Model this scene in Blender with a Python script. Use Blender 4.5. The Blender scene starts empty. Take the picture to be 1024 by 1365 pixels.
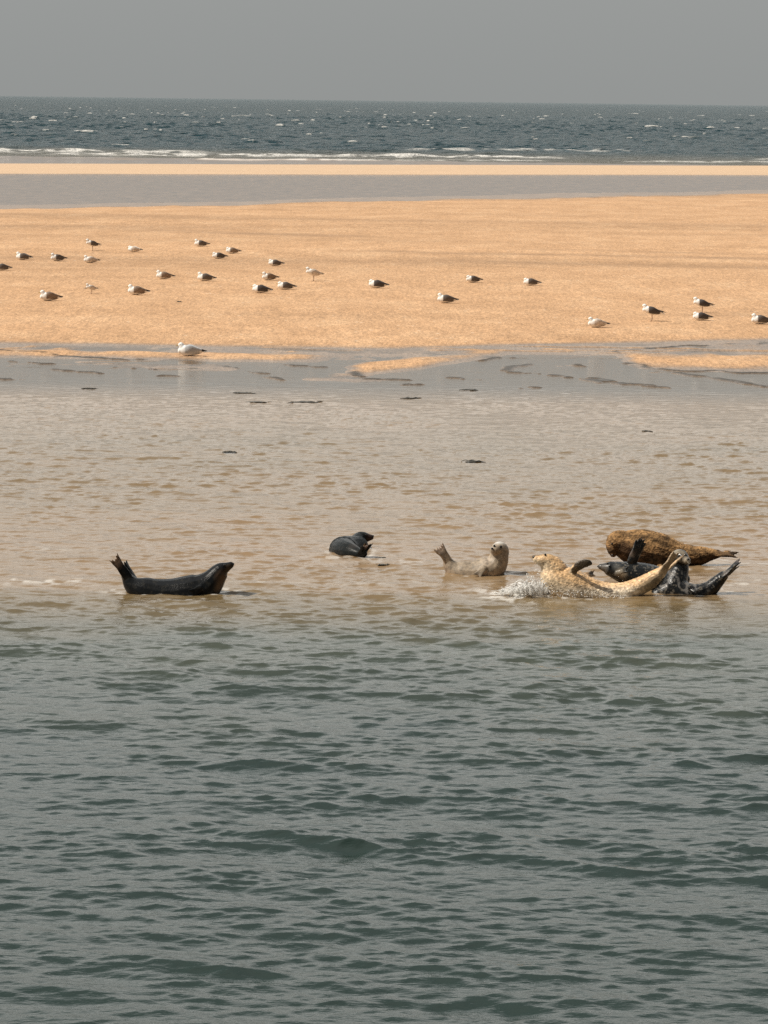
import bpy, bmesh, math, random, sys
import numpy as np
from mathutils import Vector, Matrix
R = math.radians
random.seed(7)
SC = bpy.context.scene
COL = SC.collection

# ------------------------------------------------------------------ camera
F = 4500.0; CX, CY = 512.0, 682.5; HC = 5.6
PITCH = math.atan((CY - 134.0) / F); ROLL = R(0.73)
fw = np.array([0, math.cos(PITCH), -math.sin(PITCH)])
r0 = np.array([1.0, 0, 0]); u0 = np.cross(r0, fw)
rt = r0 * math.cos(ROLL) + u0 * math.sin(ROLL)
up = u0 * math.cos(ROLL) - r0 * math.sin(ROLL)
EYE = np.array([0, 0, HC])
cd = bpy.data.cameras.new('camera'); cam = bpy.data.objects.new('camera', cd); COL.objects.link(cam)
cd.sensor_fit = 'VERTICAL'; cd.sensor_height = 36; cd.lens = F / 1365 * 36
cd.clip_start = 0.5; cd.clip_end = 120000
cam.matrix_world = Matrix(((rt[0], up[0], -fw[0], 0), (rt[1], up[1], -fw[1], 0), (rt[2], up[2], -fw[2], HC), (0, 0, 0, 1)))
SC.camera = cam

# ------------------------------------------------------------------ sky and sun
SUN_EL = 52.0
SUN_DIR = np.array([-0.98, -0.16]); SUN_DIR /= np.linalg.norm(SUN_DIR)      # horizontal direction towards the sun
w = bpy.data.worlds.new('World'); SC.world = w; w.use_nodes = True
nt = w.node_tree; nt.nodes.clear()
sky = nt.nodes.new('ShaderNodeTexSky'); sky.sky_type = 'NISHITA'; sky.sun_disc = False
sky.sun_elevation = R(SUN_EL); sky.sun_rotation = math.atan2(SUN_DIR[0], SUN_DIR[1]); sky.dust_density = 4; sky.air_density = 1.0
hs = nt.nodes.new('ShaderNodeHueSaturation'); hs.inputs['Saturation'].default_value = 0.15; hs.inputs['Value'].default_value = 0.62
mx = nt.nodes.new('ShaderNodeMix'); mx.data_type = 'RGBA'; mx.inputs[0].default_value = 0.82
# hazy grey veil; unseen bright low band and dark zenith shaped for water contrast
stc = nt.nodes.new('ShaderNodeTexCoord'); ssx = nt.nodes.new('ShaderNodeSeparateXYZ'); nt.links.new(stc.outputs['Generated'], ssx.inputs[0])
scr = nt.nodes.new('ShaderNodeValToRGB'); nt.links.new(ssx.outputs[2], scr.inputs[0])
for e, (p, v) in zip([scr.color_ramp.elements[0], scr.color_ramp.elements[1]] + [scr.color_ramp.elements.new(.02*k+.01) for k in range(7)],
                     ((0.0, (.276, .287, .282)), (1.0, (.15, .18, .20)), (0.035, (.292, .302, .296)), (0.10, (.325, .308, .275)), (0.17, (.86, .85, .80)), (0.24, (1.0, 1.0, .97)), (0.34, (.74, .76, .75)), (0.46, (.42, .45, .45)), (0.62, (.20, .23, .25)))):
    e.position = p; e.color = (*v, 1)
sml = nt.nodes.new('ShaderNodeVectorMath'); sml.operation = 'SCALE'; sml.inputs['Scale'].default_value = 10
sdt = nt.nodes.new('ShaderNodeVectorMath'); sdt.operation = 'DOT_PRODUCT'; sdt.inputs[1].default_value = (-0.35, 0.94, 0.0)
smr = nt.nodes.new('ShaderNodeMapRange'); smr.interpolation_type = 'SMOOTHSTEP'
for k, v in ((1, -0.5), (2, 0.6), (3, 2.2), (4, 12.8)): smr.inputs[k].default_value = v      # sky shaped: brighter towards the sea, dimmed behind the camera to darken the seals
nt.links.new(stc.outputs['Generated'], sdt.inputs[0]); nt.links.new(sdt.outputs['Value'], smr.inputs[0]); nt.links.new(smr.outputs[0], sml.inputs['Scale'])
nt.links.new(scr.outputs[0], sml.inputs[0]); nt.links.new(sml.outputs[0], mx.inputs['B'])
bg = nt.nodes.new('ShaderNodeBackground'); bg.inputs['Strength'].default_value = 0.10
wo = nt.nodes.new('ShaderNodeOutputWorld')
nt.links.new(sky.outputs[0], hs.inputs['Color']); nt.links.new(hs.outputs[0], mx.inputs['A'])
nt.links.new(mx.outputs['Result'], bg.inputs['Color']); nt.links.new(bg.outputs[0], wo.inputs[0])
sd = bpy.data.lights.new('sun', 'SUN'); sun = bpy.data.objects.new('sun', sd); COL.objects.link(sun)
sd.energy = 4.7; sd.angle = R(0.6); sd.color = (1.0, 0.93, 0.82)
ce = math.cos(R(SUN_EL)); sun.rotation_euler = Vector((SUN_DIR[0]*ce, SUN_DIR[1]*ce, math.sin(R(SUN_EL)))).to_track_quat('Z', 'Y').to_euler()
SC.view_settings.view_transform = 'Standard'; SC.view_settings.look = 'None'
SC.view_settings.exposure = 0; SC.view_settings.gamma = 1
SC.cycles.max_bounces = 6; SC.cycles.use_denoising = False

# ------------------------------------------------------------------ helpers
def ray(px, py):
    return fw + rt * (px - CX) / F + up * (CY - py) / F
def at_depth(px, py, y):
    d = ray(px, py); return EYE + d * (y / d[1])
def at_z(px, py, z=0.0):
    d = ray(px, py); return EYE + d * ((z - HC) / d[2])
def mpp(y): return y / F / math.cos(PITCH) * 1.0 * 1.0     # metres per photo pixel at distance y

def hash2(ix, iy, seed):
    h = ix * np.uint32(374761393) + iy * np.uint32(668265263) + np.uint32((seed * 974634777) & 0xffffffff)
    h = (h ^ (h >> np.uint32(13))) * np.uint32(1274126177)
    h = h ^ (h >> np.uint32(16))
    return (h & np.uint32(0xffff)).astype(np.float32) * np.float32(1/65535.0)
def vnoise(x, y, seed=0):
    x = np.asarray(x, dtype=np.float32); y = np.asarray(y, dtype=np.float32)
    x, y = np.broadcast_arrays(x, y)
    ix = np.floor(x); iy = np.floor(y); fx = x - ix; fy = y - iy
    ix = ix.astype(np.int32).view(np.uint32); iy = iy.astype(np.int32).view(np.uint32)
    fx = fx*fx*(3-2*fx); fy = fy*fy*(3-2*fy)
    a = hash2(ix, iy, seed); b = hash2(ix+np.uint32(1), iy, seed); c = hash2(ix, iy+np.uint32(1), seed); d = hash2(ix+np.uint32(1), iy+np.uint32(1), seed)
    return (a*(1-fx)+b*fx)*(1-fy) + (c*(1-fx)+d*fx)*fy
def fbm(x, y, seed=0, oct=4, gain=0.5):
    s = 0; a = 1; t = 0
    for o in range(oct):
        s = s + a*vnoise(x*2**o + 17.3*o, y*2**o - 9.1*o, seed+o); t += a; a *= gain
    return s/t - 0.5
def ss(a, b, x):
    t = np.clip((x-a)/(b-a), 0, 1); return t*t*(3-2*t)

def grid_object(name, xs, ys, zfun, mat, attrs, kind='structure'):
    """xs(u,y): one world sheet; rows at ys"""
    u = xs; Y, U = np.meshgrid(ys, u, indexing='ij')
    half = 4.0 + 0.155*Y
    X = np.where(np.abs(U) <= 1, U*half, np.sign(U)*(half + (np.abs(U)-1)**3*(60 + 8*Y)))
    X, Y2, Z, at = zfun(X, Y)
    n, m = X.shape
    co = np.stack([X, Y2, Z], -1).reshape(-1, 3).astype(np.float32)
    idx = np.arange(n*m, dtype=np.int32).reshape(n, m)
    q = np.stack([idx[:-1, :-1], idx[:-1, 1:], idx[1:, 1:], idx[1:, :-1]], -1).reshape(-1, 4)
    me = bpy.data.meshes.new(name)
    me.vertices.add(n*m); me.vertices.foreach_set('co', co.ravel())
    me.loops.add(q.size); me.loops.foreach_set('vertex_index', q.ravel())
    me.polygons.add(len(q)); me.polygons.foreach_set('loop_start', np.arange(0, q.size, 4, dtype=np.int32))
    me.polygons.foreach_set('loop_total', np.full(len(q), 4, dtype=np.int32))
    me.polygons.foreach_set('use_smooth', np.ones(len(q), dtype=bool))
    for k, v in at.items():
        a = me.attributes.new(k, 'FLOAT', 'POINT'); a.data.foreach_set('value', v.ravel().astype(np.float32))
    me.update(); me.materials.append(mat)
    o = bpy.data.objects.new(name, me); COL.objects.link(o); o['kind'] = kind
    return o
U_COLS = lambda n: np.concatenate([-1-np.linspace(3, 0.15, 14), np.linspace(-1, 1, n), 1+np.linspace(0.15, 3, 14)])

class NT:
    """tiny node helper"""
    def __init__(s, name):
        s.m = bpy.data.materials.new(name); s.m.use_nodes = True; s.t = s.m.node_tree
        s.b = s.t.nodes['Principled BSDF']; s.o = s.t.nodes['Material Output']
    def n(s, typ, **kw):
        x = s.t.nodes.new('ShaderNode'+typ)
        for k, v in kw.items(): setattr(x, k, v)
        return x
    def link(s, a, b): s.t.links.new(a, b)
    def attr(s, name):
        a = s.n('Attribute'); a.attribute_name = name; return a.outputs['Fac']
    def math(s, op, a, b=None, c=None, clamp=False):
        x = s.n('Math', operation=op); x.use_clamp = clamp
        for i, v in enumerate((a, b, c)):
            if v is None: continue
            if hasattr(v, 'links'): s.link(v, x.inputs[i])
            else: x.inputs[i].default_value = v
        return x.outputs[0]
    def mix(s, f, a, b):
        x = s.n('Mix', data_type='RGBA')
        for k, v in ((0, f), ('A', a), ('B', b)):
            if hasattr(v, 'links'): s.link(v, x.inputs[k])
            elif k == 0: x.inputs[0].default_value = v
            else: x.inputs[k].default_value = (*v, 1)
        return x.outputs['Result']
    def ramp(s, f, stops, mode='LINEAR'):
        x = s.n('ValToRGB'); cr = x.color_ramp; cr.interpolation = mode
        while len(cr.elements) < len(stops): cr.elements.new(0.5)
        for e, (p, c) in zip(cr.elements, stops):
            e.position = p; e.color = (*c, 1) if hasattr(c, '__len__') else (c, c, c, 1)
        s.link(f, x.inputs[0]); return x.outputs[0]
    def noise(s, scale, detail=3, rough=0.5, vec=None, sc=None):
        if vec is None:
            g = s.n('NewGeometry') if False else s.n('TexCoord'); vec = g.outputs['Object']
        if sc is not None:
            mp = s.n('Mapping'); mp.inputs['Scale'].default_value = sc; s.link(vec, mp.inputs[0]); vec = mp.outputs[0]
        x = s.n('TexNoise'); x.inputs['Scale'].default_value = scale; x.inputs['Detail'].default_value = detail
        x.inputs['Roughness'].default_value = rough; s.link(vec, x.inputs['Vector']); return x.outputs['Fac']
    def bump(s, h, strength=0.5, dist=0.05, nrm=None):
        x = s.n('Bump'); x.inputs['Strength'].default_value = strength; x.inputs['Distance'].default_value = dist
        s.link(h, x.inputs['Height'])
        if nrm is not None: s.link(nrm, x.inputs['Normal'])
        return x.outputs[0]

# ------------------------------------------------------------------ ground: sea bed, seal bar, beach, outer bar
def shore_y(x):            # near edge of the beach
    return 76.3 + 0.55*np.clip(x, 0, 20)**1.0*0.9 + 0.25*fbm(x*0.5, x*0+3, 5, 3)
def ground_h(x, y):
    rag = fbm(x*1.1, y*0.5, 11, 4)                 # ragged edges of the shallows
    bed = np.interp(y, [0, 24, 31, 34.5, 36.6, 38.5, 42, 46, 55, 61, 66, 70, 72.5, 74.6, 76.5],
                       [-3, -2.6, -1.7, -0.95, -0.46, -0.16, -0.09, -0.16, -0.22, -0.12, -0.045, -0.022, -0.012, 0.006, 0.010])
    sy = shore_y(x)
    beach = np.interp(y - sy, [-1.0, 0.0, 2.0, 12, 50, 95, 118], [-0.2, 0.012, 0.07, 0.20, 0.34, 0.24, 0.10])
    fy = 194 + 1.2*x + 9*fbm(x*0.12, y*0.03+1.5, 8, 4)    # far edge of the beach, slanting
    beach = beach * ss(0, -20, y - fy) + 0.05*fbm(x*0.6, y*0.10, 9, 4)*np.exp(-((y-fy+4)/5)**2) + (-0.10)*ss(-3, 2, y - fy)
    beach = beach + 0.022*fbm(x*0.25, y*0.30, 21, 4)*ss(0.3, 6, y - sy) + 0.02*fbm(x*0.05, y*0.5, 25, 3)*ss(0.3, 6, y - sy)
    h = np.where(y > sy - 1.0, np.maximum(beach, bed), bed)
    # low tongues of sand in the channel in front of the beach
    def tongue(x0, x1, yc, hw, top, seed, slope=0.0):
        e = ss(x0-0.35, x0+0.5, x + 0.5*fbm(x*0.9, y*0.9, seed, 3)) * ss(x1+0.8, x1-0.6, x)
        d = np.abs(y - yc - slope*(x-x0) + 0.9*fbm(x*0.45, y*0.3, seed+3, 3)) / hw
        return top * e * (1 - d*d)
    t = np.maximum.reduce([tongue(-0.8, 2.5, 70.2, 2.0, 0.065, 31, 1.55), tongue(5.2, 60, 73.7, 2.8, 0.070, 41, 0.03),
                           tongue(2.9, 4.7, 71.8, 1.8, 0.026, 51, .3), tongue(-60, -1.6, 73.7, 1.5, 0.055, 61, 0.0),
                           tongue(1.0, 6.4, 75.3, 0.8, 0.026, 71, 0.15), tongue(-6.5, -3.5, 70.6, .8, .017, 75, 0.1), tongue(-1.8, .2, 67.8, .7, .013, 77, 0.1)])
    near = ss(66, 69, y)*ss(0.5, -0.6, y - sy)
    rn = fbm(x*0.16 + 0.5*fbm(x*0.3, y*0.3, 160, 2), y*0.42, 161, 3)
    ridge = (np.exp(-(rn/0.016)**2) + 0.8*np.exp(-((rn-0.09)/0.012)**2))*ss(-0.02, 0.1, fbm(x*0.5, y*0.4, 165, 3) + 0.03*(x > 1.5))
    h = h + 0.055*0.5*ridge*ss(67.5, 70, y)*ss(0.6, -0.6, y - sy)
    h = np.where(t > 0, np.maximum(h, h*0 - 0.012 + t), h) + near*(-0.022*ss(0.6, 1.4, x+.5*rag)*ss(6.2, 4.6, x+.5*rag)*ss(76.0, 74.5, y) + 0.034*rag + 0.026*fbm(x*3, y*1.8, 15, 4))
    # outer bar and surf slope
    yb = y - 0.5*np.clip(x, -60, 60) + 6*fbm(x*0.03, x*0+9, 83, 3)
    ob = np.interp(yb, [253, 259, 275, 292, 301, 318, 350, 500, 900], [-0.2, 0.05, 0.16, 0.14, -0.02, -0.35, -1.5, -4, -8])
    ob = ob + 0.02*fbm(x*0.08, y*0.2, 81, 3) - 0.02*0
    h = np.where(y > fy + 30, ob, np.where(y > fy + 3, np.minimum(h, -0.10), h))
    return h
LEDGES = [[(0, 468), (45, 471), (80, 476), (150, 478)], [(20, 482), (70, 485)], [(70, 494), (130, 497)], [(150, 489), (205, 492)], [(215, 501), (262, 503)], [(0, 505), (25, 506)],
          [(300, 489), (352, 498), (372, 507)], [(470, 497), (492, 505), (540, 508)], [(540, 513), (575, 514)], [(637, 481), (660, 478), (684, 478)], [(676, 494), (684, 489), (708, 486)],
          [(680, 496), (730, 499), (770, 505), (800, 509)], [(790, 505), (832, 512), (884, 514)], [(770, 486), (782, 493)], [(838, 484), (860, 490), (900, 494), (1024, 498)],
          [(905, 497), (950, 504), (1024, 515)], [(700, 517), (715, 517)], [(860, 515), (900, 517)], [(820, 470), (900, 462), (1024, 458)], [(120, 476), (200, 481)], [(385, 486), (430, 489)], [(600, 505), (640, 507)]]
LEDGES = [[at_z(*p)[:2] for p in l] for l in LEDGES]
def ledge_mask(X, Y):
    out = np.zeros(X.shape); r = np.where((Y[:, 0] > 60) & (Y[:, 0] < 82))[0]
    if len(r) == 0: return out
    x = X[r]; y = Y[r]; xw = x + 0.25*fbm(x*1.2, y*1.2, 401, 2); yw = y + 1.0*fbm(x*1.6, y*0.8, 403, 4); m = np.zeros(x.shape)
    for k, l in enumerate(LEDGES):
        for a, b in zip(l[:-1], l[1:]):
            d = b-a; t = np.clip(((xw-a[0])*d[0]+(yw-a[1])*d[1])/d.dot(d), 0, 1)
            m = np.maximum(m, ss(.20, .06, np.hypot(xw-a[0]-t*d[0], yw-a[1]-t*d[1])))
    out[r] = m*ss(-.14, .04, fbm(x*2.6, y*2.6, 405, 3)); return out
def ground_fun(X, Y):
    led = ledge_mask(X, Y)
    h = ground_h(X, Y); h = np.maximum(h, np.where(led > 0.05, led*0.035 - 0.012, -9))
    fine = 0.010*fbm(X*2.2, Y*1.1, 91, 3) + 0.006*fbm(X*9, Y*4.5, 95, 2)
    land = ss(0.03, 0.08, h)
    Z = h + fine*land
    sy = shore_y(X)
    # wetness: sand close to the water level is dark and shiny
    wet = 1 - ss(0.012, 0.05, h + 0.012*fbm(X*1.5, Y*0.8, 101, 3))
    wet = np.where((Y > sy-0.2) & (Y < 100), 1 - ss(0.012, 0.040, h + 0.01*fbm(X*0.8, Y*1.2, 103, 3)), wet)
    # damp streaks and the shade of low scarps, put into the colour along the beach
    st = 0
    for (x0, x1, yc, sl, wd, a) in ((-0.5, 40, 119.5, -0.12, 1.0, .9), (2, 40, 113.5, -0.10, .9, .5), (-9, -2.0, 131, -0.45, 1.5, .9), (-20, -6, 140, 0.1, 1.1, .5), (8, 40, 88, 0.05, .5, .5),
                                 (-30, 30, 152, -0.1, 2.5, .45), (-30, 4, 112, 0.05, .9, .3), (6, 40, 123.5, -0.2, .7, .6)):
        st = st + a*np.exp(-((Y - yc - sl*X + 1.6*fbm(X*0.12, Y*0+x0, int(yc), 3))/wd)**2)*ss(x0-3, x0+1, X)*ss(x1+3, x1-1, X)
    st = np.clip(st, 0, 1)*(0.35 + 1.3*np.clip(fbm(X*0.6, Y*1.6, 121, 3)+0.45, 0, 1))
    # weed and wet mud, plus the shadowed faces of low ledges put into the colour
    weed = np.maximum(0.6*np.exp(-((h-0.004)/0.009)**2)*ss(66.5, 69, Y)*ss(0.6, -0.8, Y-sy)*ss(0.0, 0.07, fbm(X*0.7, Y*0.9, 131, 3)), led)
    return X, Y, Z, {'wet': wet, 'darker': np.clip(st, 0, 1), 'weed': weed}

g = NT('sand'); tc = g.n('TexCoord').outputs['Object']
n1 = g.noise(0.6, 5, 0.6, tc, (1, 0.45, 1)); n2 = g.noise(4.0, 4, 0.7, tc, (1, 0.26, 1)); n3 = g.noise(15, 3, 0.8, tc, (1, 0.22, 1))
dry = g.ramp(n1, [(0.3, (0.45, 0.266, 0.140)), (0.52, (0.515, 0.312, 0.170)), (0.72, (0.57, 0.362, 0.206))])
spk = g.ramp(n3, [(0.30, 0.66), (0.5, 1.0), (0.66, 1.30)]); spk2 = g.ramp(n2, [(0.3, 0.86), (0.5, 1.0), (0.7, 1.14)])
def mul(c, d):
    x = g.n('Mix', data_type='RGBA', blend_type='MULTIPLY'); x.inputs[0].default_value = 1; g.link(c, x.inputs['A']); g.link(d, x.inputs['B']); return x.outputs['Result']
band = g.ramp(g.noise(1.0, 4, 0.6, tc, (0.03, 0.13, 1)), [(0.36, 0.87), (0.5, 1.0), (0.64, 1.05)])
dry = mul(mul(mul(dry, spk), spk2), band)
dry = g.mix(g.math('MULTIPLY', g.attr('darker'), 0.62), dry, (0.27, 0.165, 0.095))
wetc = mul(g.ramp(n1, [(0.3, (0.20, 0.145, 0.105)), (0.7, (0.30, 0.215, 0.15))]), spk)
fl = g.n('TexVoronoi'); fl.inputs['Scale'].default_value = 2.2; g.link(tc, fl.inputs['Vector'])
fleck = g.math('MULTIPLY', g.math('LESS_THAN', fl.outputs['Distance'], 0.10), g.math('GREATER_THAN', n1, 0.5))
dry = g.mix(g.math('MULTIPLY', fleck, 0.6), dry, (0.78, 0.68, 0.55))
sy_ = g.n('SeparateXYZ'); g.link(tc, sy_.inputs[0])
dry = g.mix(g.math('MULTIPLY', g.math('GREATER_THAN', sy_.outputs[1], 236.0), 0.75), dry, (0.60, 0.44, 0.30))      # paler sand colour on the outer bar
c = g.mix(g.attr('wet'), dry, wetc)
c = g.mix(g.math('MULTIPLY', g.attr('weed'), 0.9, clamp=True), c, (0.022, 0.020, 0.014))  # this tint also carries the painted shade of the ledge faces
g.link(c, g.b.inputs['Base Color'])
g.link(g.math('SUBTRACT', 0.9, g.math('MULTIPLY', g.attr('wet'), 0.55)), g.b.inputs['Roughness'])
g.b.inputs['Specular IOR Level'].default_value = 0.3
g.link(g.bump(g.math('ADD', n2, g.math('MULTIPLY', n3, 0.5)), 0.8, 0.045), g.b.inputs['Normal'])
SAND = g.m
rows = np.concatenate([np.arange(0.5, 33, 1.0), np.arange(33, 62, 0.25), np.arange(62, 82, 0.035), 82*np.cumprod(np.full(560, 1.0017)),
                       np.arange(214, 325, 0.5), 330*np.cumprod(np.full(70, 1.07))])
rows = np.unique(rows)
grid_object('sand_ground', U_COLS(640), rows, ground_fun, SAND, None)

# ------------------------------------------------------------------ water surface
def wave_tile(N, L, lp, ang, pw, seed, lmin, slope=-4.0):
    rng = np.random.default_rng(seed)
    k1 = np.fft.fftfreq(N, L/N)*2*np.pi
    ky, kx = np.meshgrid(k1, k1, indexing='ij'); k = np.hypot(kx, ky); k[0, 0] = 1
    kp = 2*np.pi/lp
    P = np.exp(-1.25*(kp/k)**2)*k**slope*np.exp(-(k*lmin/(2*np.pi))**2)
    ca = (kx*math.cos(ang)+ky*math.sin(ang))/k
    P = P*(np.abs(ca)**pw + 0.03); P[0, 0] = 0
    H = np.fft.ifft2(np.sqrt(P)*(rng.normal(size=(N, N))+1j*rng.normal(size=(N, N))))
    Hk = np.fft.fft2(H.real)
    h = H.real; sx = np.fft.ifft2(1j*kx*Hk).real; sy = np.fft.ifft2(1j*ky*Hk).real
    dx = np.fft.ifft2(1j*kx/k*Hk).real; dy = np.fft.ifft2(1j*ky/k*Hk).real
    s = 1/np.sqrt((sx**2+sy**2).mean())
    return (h*s, dx*s, dy*s), L           # rms slope 1
def samp(tile, X, Y):
    (h, dx, dy), L = tile; N = h.shape[0]
    a = X/L*N; b = Y/L*N; ia = np.floor(a).astype(int); ib = np.floor(b).astype(int); fa = a-ia; fb = b-ib
    ia0 = ia % N; ia1 = (ia+1) % N; ib0 = ib % N; ib1 = (ib+1) % N
    out = []
    for q in (h, dx, dy):
        out.append((q[ib0, ia0]*(1-fa)+q[ib0, ia1]*fa)*(1-fb) + (q[ib1, ia0]*(1-fa)+q[ib1, ia1]*fa)*fb)
    return out
T_CHOP = wave_tile(1024, 24.0, 1.35, R(82), 5.0, 3, 0.06, -3.85)
T_SWELL = wave_tile(1024, 36.0, 2.3, R(83), 22.0, 13, 0.5, -4.5)
T_RIP = wave_tile(1024, 20.0, 0.30, R(95), 4.0, 9, 0.045, -3.8)
T_SEA = wave_tile(1024, 560.0, 8.0, R(80), 2.0, 5, 1.3, -3.4)
def water_fun(X, Y):
    a = np.interp(Y, [0, 33, 36.5, 39, 44, 52, 60, 68, 80, 200, 220, 260, 300], [.165, .150, .125, .09, .11, .11, .03, .004, .0, 0, .0, .0, 0])
    b = np.interp(Y, [0, 35, 38, 41, 50, 60, 68, 76, 190, 300], [.130, .140, .15, .18, .25, .20, .016, .010, .13, .13])
    patch = 1 + 1.5*fbm(X*0.30, Y*0.16, 201, 3)
    a = a*patch; b = b*(1 + 1.2*fbm(X*0.5, Y*0.3, 205, 2))
    h1, x1, y1 = samp(T_CHOP, X, Y); h2, x2, y2 = samp(T_RIP, X, Y)
    h0, x0, y0 = samp(T_SWELL, X, Y); e = np.interp(Y, [0, 33, 38, 60, 70], [.028, .024, .008, .004, 0])
    gust = 1 + 0.22*np.clip(h0/(h0.std()+1e-6), -1.6, 1.6)*ss(40, 35, Y)                 # short chop rides the backs of the longer waves
    a = a*0.92*gust; b = b*(0.75 + 0.25*gust)
    Z = a*h1 + b*h2 + e*h0; DX = 0.9*(a*x1 + b*x2 + e*x0); DY = 0.9*(a*y1 + b*y2 + e*y0)
    far = Y > 300
    s = np.interp(Y, [318, 345, 400, 700, 30000], [.03, .10, .20, .24, .24])*(1+0.8*fbm(X*0.02, Y*0.006, 211, 2))*ss(14000, 9000, Y)
    h3, x3, y3 = samp(T_SEA, X, Y)
    Z = np.where(far, s*h3, Z); DX = np.where(far, 0.8*s*x3, DX); DY = np.where(far, 0.8*s*y3, DY)
    # breakers rolling on to the outer bar
    foam = np.zeros_like(X)
    for (yc, hh, seed, cut, pr) in ((321, 0.10, 1, 0.03, .8), (338, 0.30, 2, 0.0, 1), (354, 0.45, 4, 0.04, 1), (384, 0.30, 6, 0.14, 0.7)):
        yy = Y - yc - 0.4*np.clip(X,-60,60) - 9*fbm(X*0.03, X*0+seed, 220+seed, 3)
        on = ss(cut, cut+0.08, fbm(X*0.045, X*0+seed*3.1, 240+seed, 3))
        rd = np.exp(-(yy/2.6)**2)*on
        Z = Z + hh*rd*(0.75 + 0.6*fbm(X*0.5, Y*0+seed, 260+seed, 2))
        foam = np.maximum(foam, np.exp(-((yy+1.0)/2.8)**2)*on*pr*ss(-0.14, 0.08, fbm(X*0.7, Y*0.5, 270+seed, 3)))
    # whitecaps
    sea = (Y > 380)
    crest = h3/ (h3.std()+1e-6)
    wc = ss(2.85, 3.1, crest)*ss(-0.06, 0.10, fbm(X*0.05, Y*0.02, 281, 3))
    foam = np.maximum(foam, np.where(sea, wc*ss(4000, 1200, Y), 0))
    # thin foam lines over the seal bar
    def line(x0, x1, yc, wd, amt, seed):
        d = (Y - yc + 0.6*fbm(X*0.6, X*0+seed, 300+seed, 3))/wd
        return amt*.75*np.exp(-d*d)*ss(x0-.4, x0+.4, X)*ss(x1+.4, x1-.4, X)*ss(0.0, 0.13, fbm(X*9, Y*7, 320+seed, 3))*ss(-.15, .1, fbm(X*1.5, Y*2, 360+seed, 2))
    fl = [line(-5.5, -3.4, 38.9, .30, .75, 1), line(-.9, 1.0, 41.2, .35, .5, 2), line(-2.0, 1.4, 39.0, .3, .28, 3),
          line(1.15, 1.9, 38.3, .55, 1.3, 4), line(1.1, 1.7, 38.9, .5, .9, 14), line(3.6, 6.0, 39.7, .35, .6, 5), line(3.9, 6, 41.4, .35, .6, 6), line(-6, -3.2, 41.6, .25, .35, 7),
          line(1.0, 4.0, 37.9, .22, .25, 8)]
    for q in fl: foam = np.maximum(foam, q)
    for (px, py, rx, ry) in ((230, 791, .68, .26), (468, 741, .27, .62), (636, 767, .38, .26), (775, 797, .52, .30), (935, 792, .33, .30), (925, 757, .5, .4)):
        q = at_z(px, py); dd = np.hypot((X-q[0])/rx, (Y-q[1]-ry*.75)/ry); foam = np.maximum(foam, .55*np.exp(-((dd-1.08)/.16)**2)*ss(-.02, .16, fbm(X*11, Y*7, 371, 3)))
    depth = np.clip(-ground_h(X, Y), 0, 4) + (0.10+0.75*ss(36.0,34,Y))*fbm(X*0.6, Y*0.6, 341, 4)*(Y < 80)
    return X+DX, Y+DY, Z, {'depth': depth, 'foam': np.clip(foam, 0, 1)}

g = NT('water'); tc = g.n('TexCoord').outputs['Object']
sep = g.n('SeparateXYZ'); g.link(tc, sep.inputs[0]); Yc = sep.outputs[1]
dep = g.attr('depth')
dn = g.math('MULTIPLY', dep, 0.5)
murk = g.ramp(dn, [(0.0, (0.28, 0.182, 0.104)), (0.07, (0.235, 0.155, 0.080)), (0.13, (0.165, 0.115, 0.055)), (0.42, (0.052, 0.060, 0.042)), (1.0, (0.015, 0.029, 0.024))])
seacol = g.mix(g.math('MULTIPLY', g.math('SUBTRACT', Yc, 325.0), 1/60, clamp=True), (0.11, 0.10, 0.07), (0.012, 0.044, 0.056))
isfar = g.math('GREATER_THAN', Yc, 318.0)
silt = g.math('MULTIPLY', g.math('MULTIPLY', g.math('SUBTRACT', Yc, 63.0), 0.3, clamp=True), g.math('LESS_THAN', Yc, 120.0))
murk = g.mix(g.math('MULTIPLY', silt, 0.85), murk, (0.105, 0.092, 0.074))
lag = g.math('MULTIPLY', g.math('GREATER_THAN', Yc, 120.0), 0.8)
murk = g.mix(lag, murk, g.ramp(g.noise(1.2, 4, .75, tc, (1, .3, 1)), [(.35, (0.26, 0.17, 0.11)), (.65, (0.56, 0.37, 0.24))]))
col = g.mix(isfar, murk, seacol)
col = g.mix(g.attr('foam'), col, (0.78, 0.76, 0.72))
g.link(col, g.b.inputs['Base Color'])
g.b.inputs['IOR'].default_value = 1.33
fd = g.math('MULTIPLY', g.math('SUBTRACT', Yc, 110.0), 1/260, clamp=True)      # unresolved steep wavelets hide each other's mirror faces far out
g.link(g.math('SUBTRACT', 0.5, g.math('MULTIPLY', fd, 0.42)), g.b.inputs['Specular IOR Level'])
g.link(g.math('ADD', g.math('MULTIPLY', g.attr('foam'), 0.6), g.math('ADD', 0.05, g.math('MULTIPLY', isfar, 0.12))), g.b.inputs['Roughness'])
r1 = g.noise(9, 4, 0.65, tc, (0.35, 1.0, 1)); r2 = g.noise(34, 3, 0.6, tc, (0.4, 1, 1)); r3 = g.noise(0.55, 5, 0.7, tc, (0.6, 1, 1))
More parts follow.
